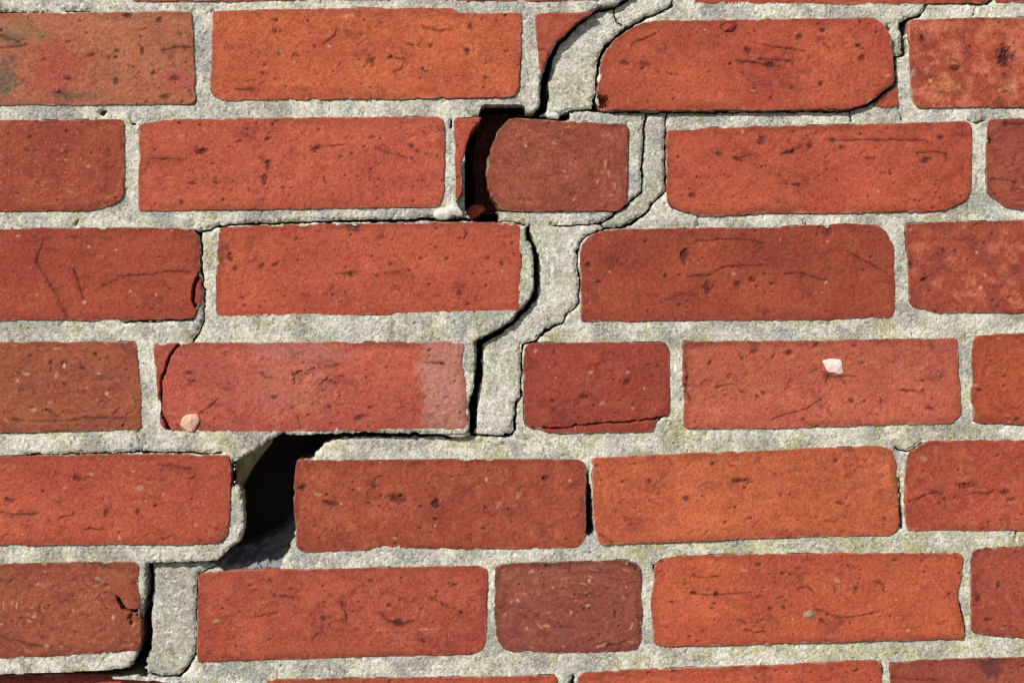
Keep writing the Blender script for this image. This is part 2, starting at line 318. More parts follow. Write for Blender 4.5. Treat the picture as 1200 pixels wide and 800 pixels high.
brick('5d', [(1066,529),(1076,524),(1084,516.5),(1120,516),(1200,514),(1405,509),(1408,615),(1200,622),(1062,621),(1060,600),(1060.5,545)], ZR+.5, (178,68,44), mottle=.3,
  g=[[(1067,587),(1085,580),(1101,576)],[(1140,578),(1160,578),(1164,575)],[(1120,567),(1140,566)],[(1125,572),(1142,568)]], p=[(1107,585,4,3),(1178,577,7,4),(1130,568,5,3),(1185,585,6,3)], f=[(1083,538,8,6)])
# row 6
brick('6a', [(-10,661),(0,660),(158,657),(163,660),(164,707),(165,735),(165,758),(160,762),(80,768),(0,772),(-10,772)], ZL, (158,70,46), 'h',
  g=[[(138,700),(144,711),(150,715),(158,716),(165,714)],[(0,745),(10,750),(20,750),(35,756),(50,757)]], deep=[0], wide=[0], dent=[(158,724,9,2.2)], p=[(125,685,3,2)],
  f=[(45,684,9,3),(133,722,3,6),(55,756,5,3),(20,710,1.5,6),(86,715,2.5,2),(115,678,5,3),(72,757,3,1.5),(40,722,4,3)])
brick('6b', [(233,671),(260,668.5),(300,667),(400,665.5),(562,662),(570,666),(571.5,687),(570.5,748),(565,762),(552,766.5),(400,770.5),(300,773),(231,776),(230,750),(231.5,712)], ZR+.4, (178,70,48), mottle=.2,
  g=[[(445,716),(455,727),(470,732),(485,727)],[(505,700),(520,708),(541,718)],[(400,705),(407,720),(407,730)],[(320,698),(345,700)],[(300,722),(325,718)]],
  p=[(456,709,3,3),(533,685,6,3),(541,717,3,2.5),(496,751,3.5,3),(435,680,4,2),(343,690,2,2),(317,680,3,2),(468,730,9,5),(560,681,2,2),(380,725,4,3)], f=[(253,727,8,3.5),(497,737,11,2),(331,736,3,2),(444,738,5,2)])
brick('6c', [(580,662),(600,659),(735,655.5),(747,659),(752.5,668),(752,690),(750,700),(753,711),(753,752),(747,762),(725,764),(650,765.5),(600,764),(588,759),(582,748),(579,712)], ZR+.2, (146,66,50), 'h',
  label='purple-brown header brick with pale swirl flecks',
  g=[[(712,756),(722,755),(735,751)],[(670,658),(667,670)]], p=[(721,720,2,5)], f=[(705,756,9,3),(735,660,3,2),(643,717,3,2),(670,717,3,3),(690,709,6,2.5),(691,681,3,4),(607,703,2.5,2.5),(623,669,6,3),(648,688,2,2),(686,694,4,2)])
brick('6d', [(768,661),(776,655),(797,650.5),(900,648.5),(1000,647.5),(1125,647.5),(1129.5,651),(1127,675),(1123,690),(1122,700),(1125,716),(1129,730),(1130,748),(1025,751),(900,754.5),(775,758),(766,756),(765,725),(762,700),(766,682)], ZR+.6, (192,78,48),
  label='orange-red brick with a small brown pebble',
  g=[[(957,715),(970,717),(985,724),(1030,717)],[(812,695),(830,697),(850,697),(880,694)],[(815,676),(843,676)],[(865,725),(875,730)],[(872,737),(885,741),(897,740)],[(1025,680),(1035,685),(1036,692)],[(970,682),(978,688),(979,694)],[(935,690),(948,687),(955,696)]],
  p=[(814,695,4.5,3),(788,705,4,2.5),(902,713,4,3),(920,712,3,2.5),(935,665,4,3),(889,661,4,2.5),(803,684,2.5,2.5),(776,657,3,2),(928,672,4,2),(915,700,4,2),(1003,690,4,5),(1048,657,4,2),(1080,657,2.5,2),(964,726,5,3),(1043,721,2.5,2),(1106,728,3,2),(840,696,4,3)], f=[(980,680,8,4),(1050,702,2.5,2.5),(1064,738,3,2),(872,668,5,2)])
brick('6e', [(1139,646),(1152,641.5),(1200,639),(1305,635),(1306,744),(1200,747.5),(1150,744),(1138,740),(1137.5,690),(1137,660)], ZR+.3, (168,66,46), 'h', p=[(1147,700,4,6),(1158,726,5,3),(1170,686,3,4)])
# row 7: upper edges only
brick('7a', [(-130,792),(30,790),(110,789),(160,792),(212,796),(297,797),(298,902),(-130,905)], -13.0, (170,66,48))
brick('7b', [(312,797),(320,795),(480,793),(600,792),(650,790),(653,793),(655,898),(312,902)], ZR+.4, (190,78,48))
brick('7c', [(675,797),(682,788),(725,784.5),(800,782),(900,779),(1025,772.5),(1033,775),(1036,888),(676,897)], ZR+.5, (192,76,48), p=[(790,786,6,2),(975,784,3,2),(1003,785,4,3)])
brick('7d', [(1043,775.5),(1100,772),(1200,769),(1395,764),(1398,872),(1044,884)], ZR+.3, (158,64,46), patch=[(1160,782,14,14,(112,48,46))], g=[[(1043,792),(1060,795),(1100,797)]])
# the courses carry on a little beyond the frame
brick('x1', [(-250,16),(-148,16),(-148,124),(-250,124)], ZL, (180,76,50), step=3)
brick('x2', [(-250,142),(-45,141),(-45,249),(-250,250)], ZL, (184,76,50), step=3)
brick('x3', [(-250,268),(-142,268),(-142,378),(-250,379)], ZL, (180,70,48), step=3)
brick('x4', [(-250,402),(-27,401),(-27,507),(-250,508)], ZL, (186,78,52), step=3)
brick('x5', [(-250,536),(-110,535),(-110,640),(-250,641)], ZL, (176,70,48), step=3)
brick('x6', [(-250,662),(-25,661),(-25,773),(-250,775)], ZL, (186,76,50), step=3)
brick('x7', [(-250,793),(-145,792),(-145,905),(-250,906)], ZR, (176,70,48), step=3)
brick('y1', [(1424,19),(1480,18),(1480,120),(1424,122)], ZR, (180,76,50), step=3)
brick('y2', [(1347,136),(1480,134),(1480,240),(1347,243)], ZR, (184,76,50), step=3)
brick('y3', [(1424,254),(1480,253),(1480,360),(1424,362)], ZR, (180,70,48), step=3)
brick('y4', [(1321,387),(1480,384),(1480,488),(1321,492)], ZR, (186,78,52), step=3)
brick('y5', [(1424,509),(1480,507),(1480,612),(1424,615)], ZR, (176,70,48), step=3)
brick('y6', [(1321,635),(1480,631),(1480,738),(1321,744)], ZR, (186,76,50), step=3)
brick('y7', [(1413,764),(1480,762),(1480,868),(1413,872)], ZR, (176,70,48), step=3)

# ------------------------------------------------------------------ build the bricks
BRICK_S = np.full((NV, NU), 60.0, np.float32)      # distance to the nearest brick, for the mortar
OBJ = {}
CREAM = np.array([.60, .36, .24]); DARK = np.array([.030, .018, .018])
def ell(U, V, x, y, rx, ry, z, seed):
    c = P(x, y, z)[0]
    n = .35 * vn(U, V, 2.2, seed) + .2 * vn(U, V, 1.0, seed + 1)
    sk = ((seed * 7919) % 13 - 6) / 12.0
    du = U - c[0]; dv = V - c[1] - sk * du * .5
    return np.hypot(du / (rx * MM), dv / (ry * MM)) + n
for bi, (key, B) in enumerate(BR.items()):
    z0 = B['z']; sd = 1000 + bi * 131
    rnd = np.random.RandomState(sd)
    o = P([p[0] for p in B['pts']], [p[1] for p in B['pts']], z0)
    o = soften(o)
    i0, i1, j0, j1 = window(o, 5)
    U, V = np.meshgrid(UU[i0:i1], VV[j0:j1])
    S = poly_sdf(U, V, o)
    rag = .30 * vn(U, V, 16, sd + 1) + .20 * vn(U, V, 3.6, sd + 2) + .12 * vn(U, V, 1.4, sd + 3) + 1.0 * sst(.6, .95, vn(U, V, 8, sd + 8))
    S = S + rag
    W = BRICK_S[j0:j1, i0:i1]; np.minimum(W, S, out=W)
    st = B.get('step', 1)
    if st > 1: U, V, S = U[::st, ::st], V[::st, ::st], S[::st, ::st]
    hard = B['kind'] == 'h'
    uvc = o.mean(0); ext = (o.max(0) - o.min(0)) / 2
    # relief
    rr = .48 + .25 * vn(U, V, 14, sd + 4)
    dd = np.clip(rr + S, 0, rr)
    Z = z0 - (rr - np.sqrt(np.clip(rr * rr - dd * dd, 0, None)))
    Z = np.where(S > 0, z0 - rr - .3 * S, Z)
    tx, ty = rnd.uniform(-.5, .5, 2)
    Z += tx * (U - uvc[0]) / 110 + ty * (V - uvc[1]) / 33
    Z += .36 * fbm(U, V, 38, sd + 5, 2) + .17 * fbm(U, V * 1.6, 9, sd + 6, 4, .65) + .055 * fbm(U, V, 2.4, sd + 7, 2) + .05 * vn(U, V, 1.3, sd + 9)
    # colour
    base = clay(B['col']) * np.ones(U.shape + (1,))
    lo = fbm(U, V * 1.5, 45, sd + 10, 2); mid = fbm(U, V * 1.3, 11, sd + 11, 3); fi = fbm(U, V, 2.3, sd + 12, 2)
    base = base * np.stack([1 + .10 * lo + .07 * mid, 1 + .15 * lo + .11 * mid, 1 + .08 * lo + .10 * mid], -1)
    for (x, y, rx, ry, c) in B.get('patch', []):
        m = sst(1.25, .55, ell(U, V, x, y, rx, ry, z0, sd + int(x)) + .3 * mid)[..., None]
        base = base * (1 - m) + clay(c) * m
    if 'pale' in B:
        e = P(B['pale'][0], 450, z0)[0][0]
        m = (sst(e - 4, e + 5, U + 4.5 * mid) * (.75 + .2 * lo))[..., None]
        base = base * (1 - m) + clay(B['pale'][1]) * m
    mt = B.get('mottle', 0)
    if mt:
        q = fbm(U, V, 8, sd + 20, 3)
        m = (sst(.05, .6, q) * .75 * mt)[..., None]; base = base * (1 - m) + clay((218, 108, 76)) * m
        m = (sst(.1, .7, -q) * .55 * mt)[..., None]; base = base * (1 - m) + clay((130, 46, 38)) * m
    hu = fbm(U, V, 5.5, sd + 13, 2); f2 = vn(U, V * 1.15, 2.1, sd + 14); f3 = vn(U, V, 1.25, sd + 15)
    tone = base * np.stack([1 + .08 * fi + .06 * f2 + .10 * f3, 1 + .09 * fi + .10 * f2 + .18 * f3 + .06 * hu, 1 + .09 * fi + .12 * f2 + .20 * f3 - .03 * hu], -1)
    tone *= (1 + .095 * np.clip(rnd.randn(*U.shape), -2, 2) + .10 * sst(-.2, .9, vn(U, V, 60, sd + 44)) - .07)[..., None]
    # dark smudges and crinkles dragged through the clay face
    wu = U + 3.5 * vn(U, V, 8, sd + 16) + 1.5 * vn(U, V, 3, sd + 17); wv = V + 3.0 * vn(U, V, 8, sd + 18) + 1.2 * vn(U, V, 3, sd + 19)
    cr = np.abs(vn(wu * .75, wv * 1.35, 7.5, sd + 21)); gt = fbm(U * .8, V * 1.2, 20, sd + 22, 2)
    cm = sst(.13, .02, cr) * sst(.12, .5, gt) * (.55 + .45 * f2)
    sm_ = sst(.25, .8, fbm(U * .8, V * 1.3, 6, sd + 23, 2)) * sst(.0, .5, gt)
    if B.get('step', 1) == 1:
        tone *= (1 - .34 * cm - .20 * sm_)[..., None] * (1 + np.stack([0 * cm, 0 * cm, .12 * sm_], -1)); Z -= .30 * cm + .10 * sm_
    # purple-dark smoke near the edges of some bricks and thin dirt
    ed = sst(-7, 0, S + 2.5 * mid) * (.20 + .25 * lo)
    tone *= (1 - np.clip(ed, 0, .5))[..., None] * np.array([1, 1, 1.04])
    if hard:                                        # end grain: clay swirls round the middle of the brick end
        p = (U - uvc[0]) / ext[0]; q = (V - uvc[1]) / ext[1]
        r = (np.abs(p) ** 2.6 + np.abs(q) ** 2.6) ** (1 / 2.6); th = np.arctan2(q, p)
        sw = vn(r * 26 + 2.5 * vn(U, V, 15, sd + 31), th * 4.5 + 40, 1, sd + 30)
        s2 = vn(r * 16 + 1.5 * vn(U, V, 20, sd + 33), th * 3 + 90, 1, sd + 32)
        gate = sst(-.1, .5, fbm(U, V, 14, sd + 34, 2))
        dash = sst(.05, .5, vn(U, V, 3.2, sd + 35) + .3 * vn(U, V, 1.3, sd + 36)); m = (sst(.45, .85, sw) * dash * (.30 + .60 * gate))[..., None]; tone = tone * (1 - m) + CREAM * np.array([.9, .62, .52]) * m
        tone *= (1 - .26 * sst(.15, .8, s2) * (.4 + .6 * gate))[..., None]
        Z += .09 * s2 + .07 * sw
        nfl = 26
    else: nfl = 9
    # random pits, creases and specks
    nloc = int(ext[0] * ext[1] * 4 / 14000 * 62 * rnd.choice([.6, .9, 1.3, 1.8, 2.2]))
    for k in range(nloc):
        c = uvc + ext * rnd.uniform(-1, 1, 2); rx = rnd.choice([.45, .6, .8, 1.2]) * rnd.uniform(.7, 1.25); ry = rx * rnd.uniform(.5, .9)
        ii = slice(max(0, int((c[0] - 6 - U[0, 0]) / H / st)), max(0, int((c[0] + 6 - U[0, 0]) / H / st)))
        jj = slice(max(0, int((c[1] - 6 - V[0, 0]) / H / st)), max(0, int((c[1] + 6 - V[0, 0]) / H / st)))
        u, v = U[jj, ii], V[jj, ii]
        if u.size == 0: continue
        e = np.hypot((u - c[0]) / rx, (v - c[1]) / ry) + .3 * vn(u, v, 1.5, sd + k)
        m = sst(1.4, .3, e); Z[jj, ii] -= m * rx * .55
        tone[jj, ii] *= (1 - (.56 * m))[..., None]
    for k in range(rnd.randint(3, 9) if st == 1 else 0):      # shallow spalls: a lip on one side, a torn floor
        c = uvc + ext * rnd.uniform(-.9, .9, 2); rx = rnd.uniform(1.8, 4.5); ry = rx * rnd.uniform(.35, .8); a = rnd.normal(0, .4)
        ii = slice(max(0, int((c[0] - 10 - U[0, 0]) / H)), max(0, int((c[0] + 10 - U[0, 0]) / H)))
        jj = slice(max(0, int((c[1] - 10 - V[0, 0]) / H)), max(0, int((c[1] + 10 - V[0, 0]) / H)))
        u, v = U[jj, ii] - c[0], V[jj, ii] - c[1]
        if u.size == 0: continue
        du = u * math.cos(a) + v * math.sin(a); dv = v * math.cos(a) - u * math.sin(a)
        e = np.hypot(du / rx, dv / ry) + .45 * vn(U[jj, ii], V[jj, ii], 3, sd + k) + .2 * vn(U[jj, ii], V[jj, ii], 1.2, sd + k + 1)
        m = sst(1.08, .85, e) * np.clip(.5 + .6 * dv / ry, .05, 1); Z[jj, ii] -= .55 * m
        tone[jj, ii] *= (1 - .14 * m - .22 * sst(.25, .0, np.abs(e - .95)) * sst(-.2, .6, vn(U[jj, ii], V[jj, ii], 4, sd + k + 2)))[..., None]
    ncr = int(ext[0] * ext[1] * 4 / 14000 * rnd.choice([1, 3, 6]) * (1 if not hard else .5))
    GR = np.full(S.shape, 9.0); GD = np.full(S.shape, 9.0)
    full = B.get('step', 1) == 1
    if full:
        for k in range(ncr):                        # faint drag creases in the clay face
            c = uvc + ext * rnd.uniform(-.85, .85, 2); a = rnd.normal(0, .35) + (math.pi if rnd.rand() < .5 else 0)
            pl = [c]
            for s in range(rnd.randint(2, 5)):
                a += rnd.normal(0, .6); pl.append(pl[-1] + rnd.uniform(2, 5) * np.array([math.cos(a), math.sin(a)]))
            for s in range(len(pl) - 1):
                q0 = np.minimum(pl[s], pl[s+1]) - 3; q1 = np.maximum(pl[s], pl[s+1]) + 3
                ii = slice(max(0, int((q0[0] - U[0, 0]) / H)), max(0, int((q1[0] - U[0, 0]) / H)))
                jj = slice(max(0, int((q0[1] - V[0, 0]) / H)), max(0, int((q1[1] - V[0, 0]) / H)))
                u, v = U[jj, ii], V[jj, ii]
                if u.size == 0: continue
                d, _ = seg_dist(u + .5 * vn(u, v, 2.5, sd), v + .5 * vn(u, v, 2.5, sd + 1), pl[s], pl[s + 1])
                GR[jj, ii] = np.minimum(GR[jj, ii], d + .35 * vn(u, v, 3, sd + 2))
        m = sst(.9, .0, GR + .5 * np.abs(f2)) * (.5 + .5 * sst(-.4, .3, hu)); Z -= .28 * m; tone *= (1 - .34 * m)[..., None]
        # creases and cracks read from the photograph
        for gi, g in enumerate(B.get('g', [])):
            deep = gi in B.get('deep', []); wd = .6 if not deep else (.7 if key == '4c' else 1.5)
            if gi in B.get('wide', []): wd = 2.2
            G1 = np.full(S.shape, 9.0)
            band_sdf_into(G1, [(x, y, wd) for x, y in g], z0, i0, j0, .45, sd + gi)
            G1 += .38 * vn(U, V, 3.4, sd + gi) + .2 * vn(U, V, 1.4, sd + gi + 5)
            m = sst(.75, -.15, G1); Z -= ((2.2 if key == '4c' else 5.0) if deep else .6) * m; tone *= (1 - (.7 if deep else .46) * m)[..., None]
            if not deep: tone *= (1 - .16 * sst(2.6, .3, G1 + .8 * mid))[..., None]
        for k, (x, y, rx, ry) in enumerate(B.get('p', [])):
            e = ell(U, V, x, y, rx, ry, z0, sd + 7 * k); m = sst(1.35, .15, e)
            Z -= m * min(rx, ry) * MM * .42; tone = tone * (1 - .66 * m[..., None]) + DARK * .3 * m[..., None]
        for (x, y, r, d) in B.get('dent', []):
            e = ell(U, V, x, y, r, r * .8, z0, sd + int(x)); m = sst(1.2, .55, e); Z -= d * m
            tone *= (1 - .12 * m)[..., None]
        if B.get('raw'):                            # a fracture face: coarse and hackly
            Z += 5.5 * fbm(U, V, 13, sd + 61, 4, .62) - 4 * sst(P(590, 190, z0)[0][0], P(557, 190, z0)[0][0], U)
            tone *= (1 + .25 * fbm(U, V, 4, sd + 62, 2))[..., None]
    fl = list(B.get('f', [])) if full else []
    for k, (x, y, rx, ry) in enumerate(fl):
        e = ell(U, V, x, y, rx * .7, ry * .7, z0, sd + 11 * k); m = (sst(1.3, .3, e) * (.75 + .25 * f2))[..., None]
        Z += .15 * m[..., 0]; tone = tone * (1 - .72 * m) + CREAM * (.85 if rx < 3.5 else .66) * m
    # fine specks: dark iron and pale lime
    spk = vn(U, V, .95, sd + 40)
    tone *= (1 - .36 * sst(.5, .85, spk))[..., None]
    m = (sst(.86, .97, vn(U, V, 1.2, sd + 41)) * .5 * sst(-.1, .5, vn(U, V, 25, sd + 43)))[..., None]; tone = tone * (1 - m) + CREAM * m
    # mortar smears along the arrises
    sm = sst(-1.6, -.2, S + 1.1 * fbm(U, V, 5, sd + 42, 2) - .95)[..., None] * .42
    tone = tone * (1 - sm) + np.array([.40, .37, .31]) * sm
    tone = np.clip(tone, .006, .85)
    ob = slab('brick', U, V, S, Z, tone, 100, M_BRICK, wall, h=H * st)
    if B.get('label'): ob['label'] = B['label']
    OBJ[key] = ob

# ------------------------------------------------------------------ pebbles set in the bricks
def pebble(outline, z, colr, parent, rise=1.2, name='pebble', label=None, mat=None, depth=None, seed=1, tilt=0):
    o = soften(P([p[0] for p in outline], [p[1] for p in outline], z), 1.0, 2)
    h = .32
    U, V = np.meshgrid(np.arange(o[:, 0].min() - 1.5, o[:, 0].max() + 1.5, h), np.arange(o[:, 1].min() - 1.5, o[:, 1].max() + 1.5, h))
    S = poly_sdf(U, V, o) + .2 * vn(U, V, 2, seed)
    mx = max(1.0, -S.min())
    Z = z + rise * np.sqrt(np.clip(-S / mx, 0, 1)) + .25 * vn(U, V, 2.6, seed + 1) + .1 * vn(U, V, 1, seed + 2) + tilt * (V - o[:, 1].mean())
    C = alb(colr) * (1 + .12 * vn(U, V, 3, seed + 3) + .06 * vn(U, V, .8, seed + 4))[..., None]
    ob = slab(name, U, V, S, Z, np.clip(C, .01, .85), -(z - (depth or 8)), mat or M_STONE, parent, h=h, lip=.6)
    if label: ob['label'] = label
    return ob
pebble([(964,423),(969,420.5),(986,421),(987,430),(989,437),(984,439),(976,436),(970,436)], ZR+.9, (248,218,210), OBJ['4d'], 1.3, label='angular white-pink pebble', seed=3)
pebble([(211,496),(215,488),(221,485),(232,485),(234.5,491),(230,500),(227,506),(221,506),(214,501)], ZL+.5, (222,176,152), OBJ['4b'], 1.3, label='pale peach pebble', seed=5)
pebble([(941,719),(945,715),(952,714),(955,719),(953,725),(945,726),(941,723)], ZR+.8, (150,126,98), OBJ['6d'], 1.0, label='small brown pebble', seed=7)
pebble([(848,36),(853,29),(861,28),(862,33),(857,37)], ZR+3.5, (150,46,44), OBJ['1d'], .7, label='dark red inclusion', seed=9)

# ------------------------------------------------------------------ mortar
border = [(748,-130),(748,-30),(735,0),(722,8),(702,10),(690,17),(676,27),(662,40),(650,52),(642,65),(637,78),(633,90),(632,105),(633,118),(630,128),(620,134),(600,136),(566,136),
 (556,160),(545,185),(540,200),(542,225),(535,236),(543,252),(560,257),(600,258),(615,262),(617,282),(622,285),(625,300),(625,342),(620,352),(611,360),(600,372),(587,385),(562,395),(555,400),
 (557,415),(555,460),(550,465),(549,503),(545,507),(500,508),(400,511),(337,509),(322,513),(300,527),(283,536),(275,541),(276,566),(284,572),(286,605),(286,620),(280,635),(268,645),(254,656),(180,659),(172,662),
 (172,690),(172,706),(165,711),(165,760),(160,768),(155,781),(130,784),(0,789),(-260,790)]
right_poly = border + [(-260,1000),(1500,1000),(1500,-130)]
Rp = P([p[0] for p in right_poly], [p[1] for p in right_poly], -2.0)
GU, GV = np.meshgrid(UU, VV)
GU = GU.astype(np.float32); GV = GV.astype(np.float32)
def inside(pts):
    out = np.zeros(GU.shape, bool); i0, i1, j0, j1 = window(pts, 1)
    u, v = GU[j0:j1, i0:i1], GV[j0:j1, i0:i1]; ins = np.zeros(u.shape, bool); n = len(pts)
    for i in range(n):
        a, b = pts[i], pts[(i + 1) % n]
        if abs(b[1] - a[1]) > 1e-9: ins ^= ((a[1] > v) != (b[1] > v)) & (u < (b[0] - a[0]) * (v - a[1]) / (b[1] - a[1]) + a[0])
    out[j0:j1, i0:i1] = ins; return out
RIGHT = inside(Rp)

VOID = np.full((NV, NU), 9.0, np.float32)
def void(pts, z=-4.0, k=1.0, wob=.75): band_sdf_into(VOID, [(x, y, w_ * k) for x, y, w_ in pts], z, 0, 0, wob, 77)
# the open crack, sides of the strip that has slipped in it
void([(750,-30,5),(745,-8,5),(733,1,5),(721,8,4),(703,11,5),(690,18,4),(677,29,4),(665,41,4),(655,51,5),(648,64,6),(643,78,8),(638,95,9),(638,115,11),(637,128,10),(626,136,5),(600,137,3),(570,137,3)])
void([(664,135,9),(659,138,8),(655,139,5)])
void([(564,160,42),(561,175,44),(560,200,46),(562,232,46),(566,249,34),(580,254,14)], ZR, 1, 1.0); void([(560,139,6),(600,140,8),(640,140,7),(656,138,8)])
void([(257,265,3.2),(300,262,2.6),(400,259,3.2),(460,258,4.4),(500,256.5,4.4),(540,257,4.4),(600,259,3),(615,262,3)], 0)
void([(619,266,5),(620,280,6),(627,289,7),(629,310,7),(629,340,7),(625,352,7),(615,363,6),(603,376,6),(588,388,6),(572,396,6),(562,402,8),(562,420,8),(561,445,8),(557,462,9),(555,478,10),(555,500,10),(552,508,6)])
void([(552,509,4),(530,513,3),(505,510,5),(450,508.5,6),(400,510,7),(360,512,8),(340,516,12)])
void([(552,509,3.5),(575,511,3),(598,510,3.5),(604,504,3)], ZR)
void([(176,662,6),(176,690,7),(172,712,10),(171,740,12),(171,758,12),(164,772,12),(155,784,7),(120,789,7),(60,793,8),(0,795,10),(-40,796,10)])
void([(178,659,2.5),(255,657.5,2.5)]); 
void([(252,664,2.5),(240,668,2.2),(232,672,2.2),(231,700,2),(229,765,2.2),(217,787,3),(211,793,3.2),(190,792,2.4),(172,789,2.4),(163,786,3)], ZR)
void([(789,-20,3),(789,0,3),(788,7,3),(776,14,3),(757,20,5),(745,27,5),(735,32,5),(723,43,5),(710,55,5),(704,66,5),(701,80,4),(699,95,3),(698,110,3),(695,118,5),(697,124,7),(702,129,5),(690,128,3),(667,131,3)], ZR)
void([(718,9,2),(721,20,2.6),(728,31,2.2)], ZR)
void([(702,131,3),(775,132,2.6),(900,131,2.6),(995,130.5,2.4),(1020,122,3.6),(1035,111,3.6),(1049,99,3.6),(1050,85,3.6),(1048,68,3.6),(1056,65,3.4),(1060.5,62,5),(1059.5,45,7),(1058.5,28,7),(1064,23,4.5),(1079,18,3.6),(1084,8,3),(1087,2,2.5),(1150,5,2),(1165,1,3),(1164,-30,3)], ZR)
void([(757,133,3.4),(755,165,3.2),(753,200,3.4),(752,224,3.2),(736,239,3.2),(716,254,3),(705,261,2.4),(690,263,1.8),(668,264.5,1.8),(645,264,1.2)], ZR)
void([(781,135,2.4),(780,160,2.2),(780,225,2.4),(765,238,2.4),(757,250,3),(740,261,4),(732,266,3),(710,267,2.6),(700,270,2.6),(682,281,2.6),(677,295,2.6),(677,312,2.6),(679,330,2.4),(679,355,2.4),(667,366,2.6),(659,378,2.6),(641,387,4),(627,398,2.6),(613,403,2.6),(611,420,2.6),(611,463,2.6),(605,471,3),(604,490,2.6),(603,505,3)], ZR)
void([(704,260,1.5),(708,267,1.5)], ZR)
# the second, fine crack on the left
void([(229,271,4),(234,273,5),(235,285,3.6),(236,320,3),(239,340,2.6),(238.5,357,2.6),(239,376,2.4),(235,385,2.4),(228,396,2.4),(225,403,2)], 0)
void([(234,272,4),(246,269,2.6),(257,265,4)], 0)
# open perpends and small holes
void([(689.5,550,2),(690,572,6),(690.5,600,11),(691.5,622,12)], ZR); void([(1055,562,2.4),(1056,595,5),(1057,618,4)], ZR)
void([(1124,708,4),(1128,722,4.4),(1130,742,2.4)], ZR); void([(529.5,142,3),(529.5,150,3)], 0); void([(272,540,3),(273,552,4),(274,570,3)], 0)
void([(0,15,3),(30,15.5,2),(60,16,1.5)], 0); void([(76,13,2.4),(104,12.4,2)], 0); void([(155,145,5),(157,145,4)], 0); void([(119,133,6),(123,131,4)], 0)
void([(88,264,2.6),(91,259,1.6)], 0); void([(1041,29,3),(1043,33,4)], ZR); void([(1050,525,2),(1063,528.5,2),(1075,523,2.4),(1081,518,2.4)], ZR)
void([(145,377,1.8),(190,376,1.2),(225,374.5,1.8)], 0); void([(30,532.5,1.4),(135,531,2),(170,529.5,2.6),(260,531,1.8)], 0)
void([(766,661,2.4),(768,668,2.2)], ZR); void([(1033,777,2.4),(1037,790,2)], ZR); void([(672,793,5),(670,802,5)], ZR); void([(1141,19,1.1),(1142,13,1.1),(1145,7,1.1)], ZR)
void([(945,259,1.1),(946,265,1.3)], ZR); void([(997,130,2.2),(999,143,1.4)], ZR); void([(1053,125,1.4),(1058,141,1.4)], ZR); void([(1136,141,1),(1146,144,1.4),(1157,140,1.4)], ZR)
void([(818,253,1.2),(818,265,1.0)], ZR); void([(249,13,2.6),(250,16,2.2)], 0)
void([(162,507,1),(165,520,1),(167,530,1.2)], 0); void([(1191,622,1.2),(1191,637,1)], ZR); void([(770,489,4),(783,487,2)], ZR)
# the hole left by a missing piece
hole = P(*zip(*[(333,506),(345,511),(395,513),(378,522),(366,537),(352,541),(346,560),(347,600),(346,632),(338,646),(326,666),(266,672),(252,664),(256,656),(268,645),(281,634),(286,620),(286,600),(284,572),(277,560),(276,542),(283,536),(300,527)]), -4.0)
i0, i1, j0, j1 = window(hole, 8)
HS = np.full((NV, NU), 60.0, np.float32)
HS[j0:j1, i0:i1] = poly_sdf(GU[j0:j1, i0:i1], GV[j0:j1, i0:i1], hole) + 1.1 * vn(GU[j0:j1, i0:i1], GV[j0:j1, i0:i1], 6, 41) + .8 * vn(GU[j0:j1, i0:i1], GV[j0:j1, i0:i1], 2.4, 42)
VOID = np.minimum(VOID, HS)
qa, qb = P(320, 660, -4)[0], P(320, 536, -4)[0]         # nothing clings to the far side of the break on the left of the hole
VOID = np.where(RIGHT & (GU < qa[0]) & (GV > qa[1]) & (GV < qb[1]), np.minimum(VOID, HS - 5), VOID)
qa = P(172, 776, -4)[0]
VOID = np.where(RIGHT & (GU < qa[0]) & (GV < qa[1]), np.minimum(VOID, VOID - 2.5), VOID)

sd = 7000
lowA = fbm(GU, GV * 1.4, 30, sd, 2); lowB = fbm(GU, GV, 16, sd + 1, 3); fineA = fbm(GU, GV, 3.0, sd + 2, 2)
spA = vn(GU, GV, 1.05, sd + 3); spB = vn(GU, GV, 1.6, sd + 4); spC = vn(GU, GV, .8, sd + 5)
# places where the mortar has shrunk from a brick
gap = fbm(GU, GV, 24, sd + 6, 2)
ovl = np.where(gap > .0, 1.2 - 1.75 * sst(.30, .7, gap), 1.2)
MS = np.maximum(-(BRICK_S + ovl), -VOID)
MS = np.maximum(MS, -(BRICK_S + 1.2) )
NEW = np.zeros(GU.shape, bool)                          # the newer, sandier mortar in the crack
STRIPS = {
 's1': [(731,-40),(738,0),(719,8),(720,20),(728,32),(745,27),(776,14),(789,7),(790,-40)],
 's2': [(719,8),(690,14),(655,45),(640,80),(636,110),(638,141),(668,131),(700,126),(697,95),(704,66),(728,32),(721,20)],
 's4': [(757,133),(781,133),(781,225),(765,238),(740,261),(732,267),(706,267),(704,260),(716,254),(752,224)],
 's5': [(618,262),(645,264),(704,261),(706,267),(682,281),(677,295),(677,312),(679,355),(659,378),(627,398),(611,403),(611,463),(604,471),(604,505),(600,510),(552,510),(555,470),(560,410),(560,400),(600,376),(625,352),(627,300)],
 's6': [(172,657),(256,657),(252,664),(231,672),(231,700),(229,765),(211,793),(160,787),(168,760),(172,712)],
 'm2': [(667,131),(757,133),(753,200),(752,224),(705,261),(668,264.5),(645,264),(600,260),(560,256),(560,240),(737,240),(737,141),(667,141)]}
SM = {}
for k, pp in STRIPS.items():
    SM[k] = inside(P([p[0] for p in pp], [p[1] for p in pp], ZR)) & RIGHT
    if k != 'm2': NEW |= SM[k]
lvl = np.where(RIGHT, ZR, ZL).astype(np.float32)
MZ = lvl - .55 + .20 * lowB + .05 * fineA + .09 * spA + .07 * spC
MZ = np.where(NEW, lvl - .7 + .45 * lowA + .06 * fineA + .09 * spA + .05 * spC, MZ)
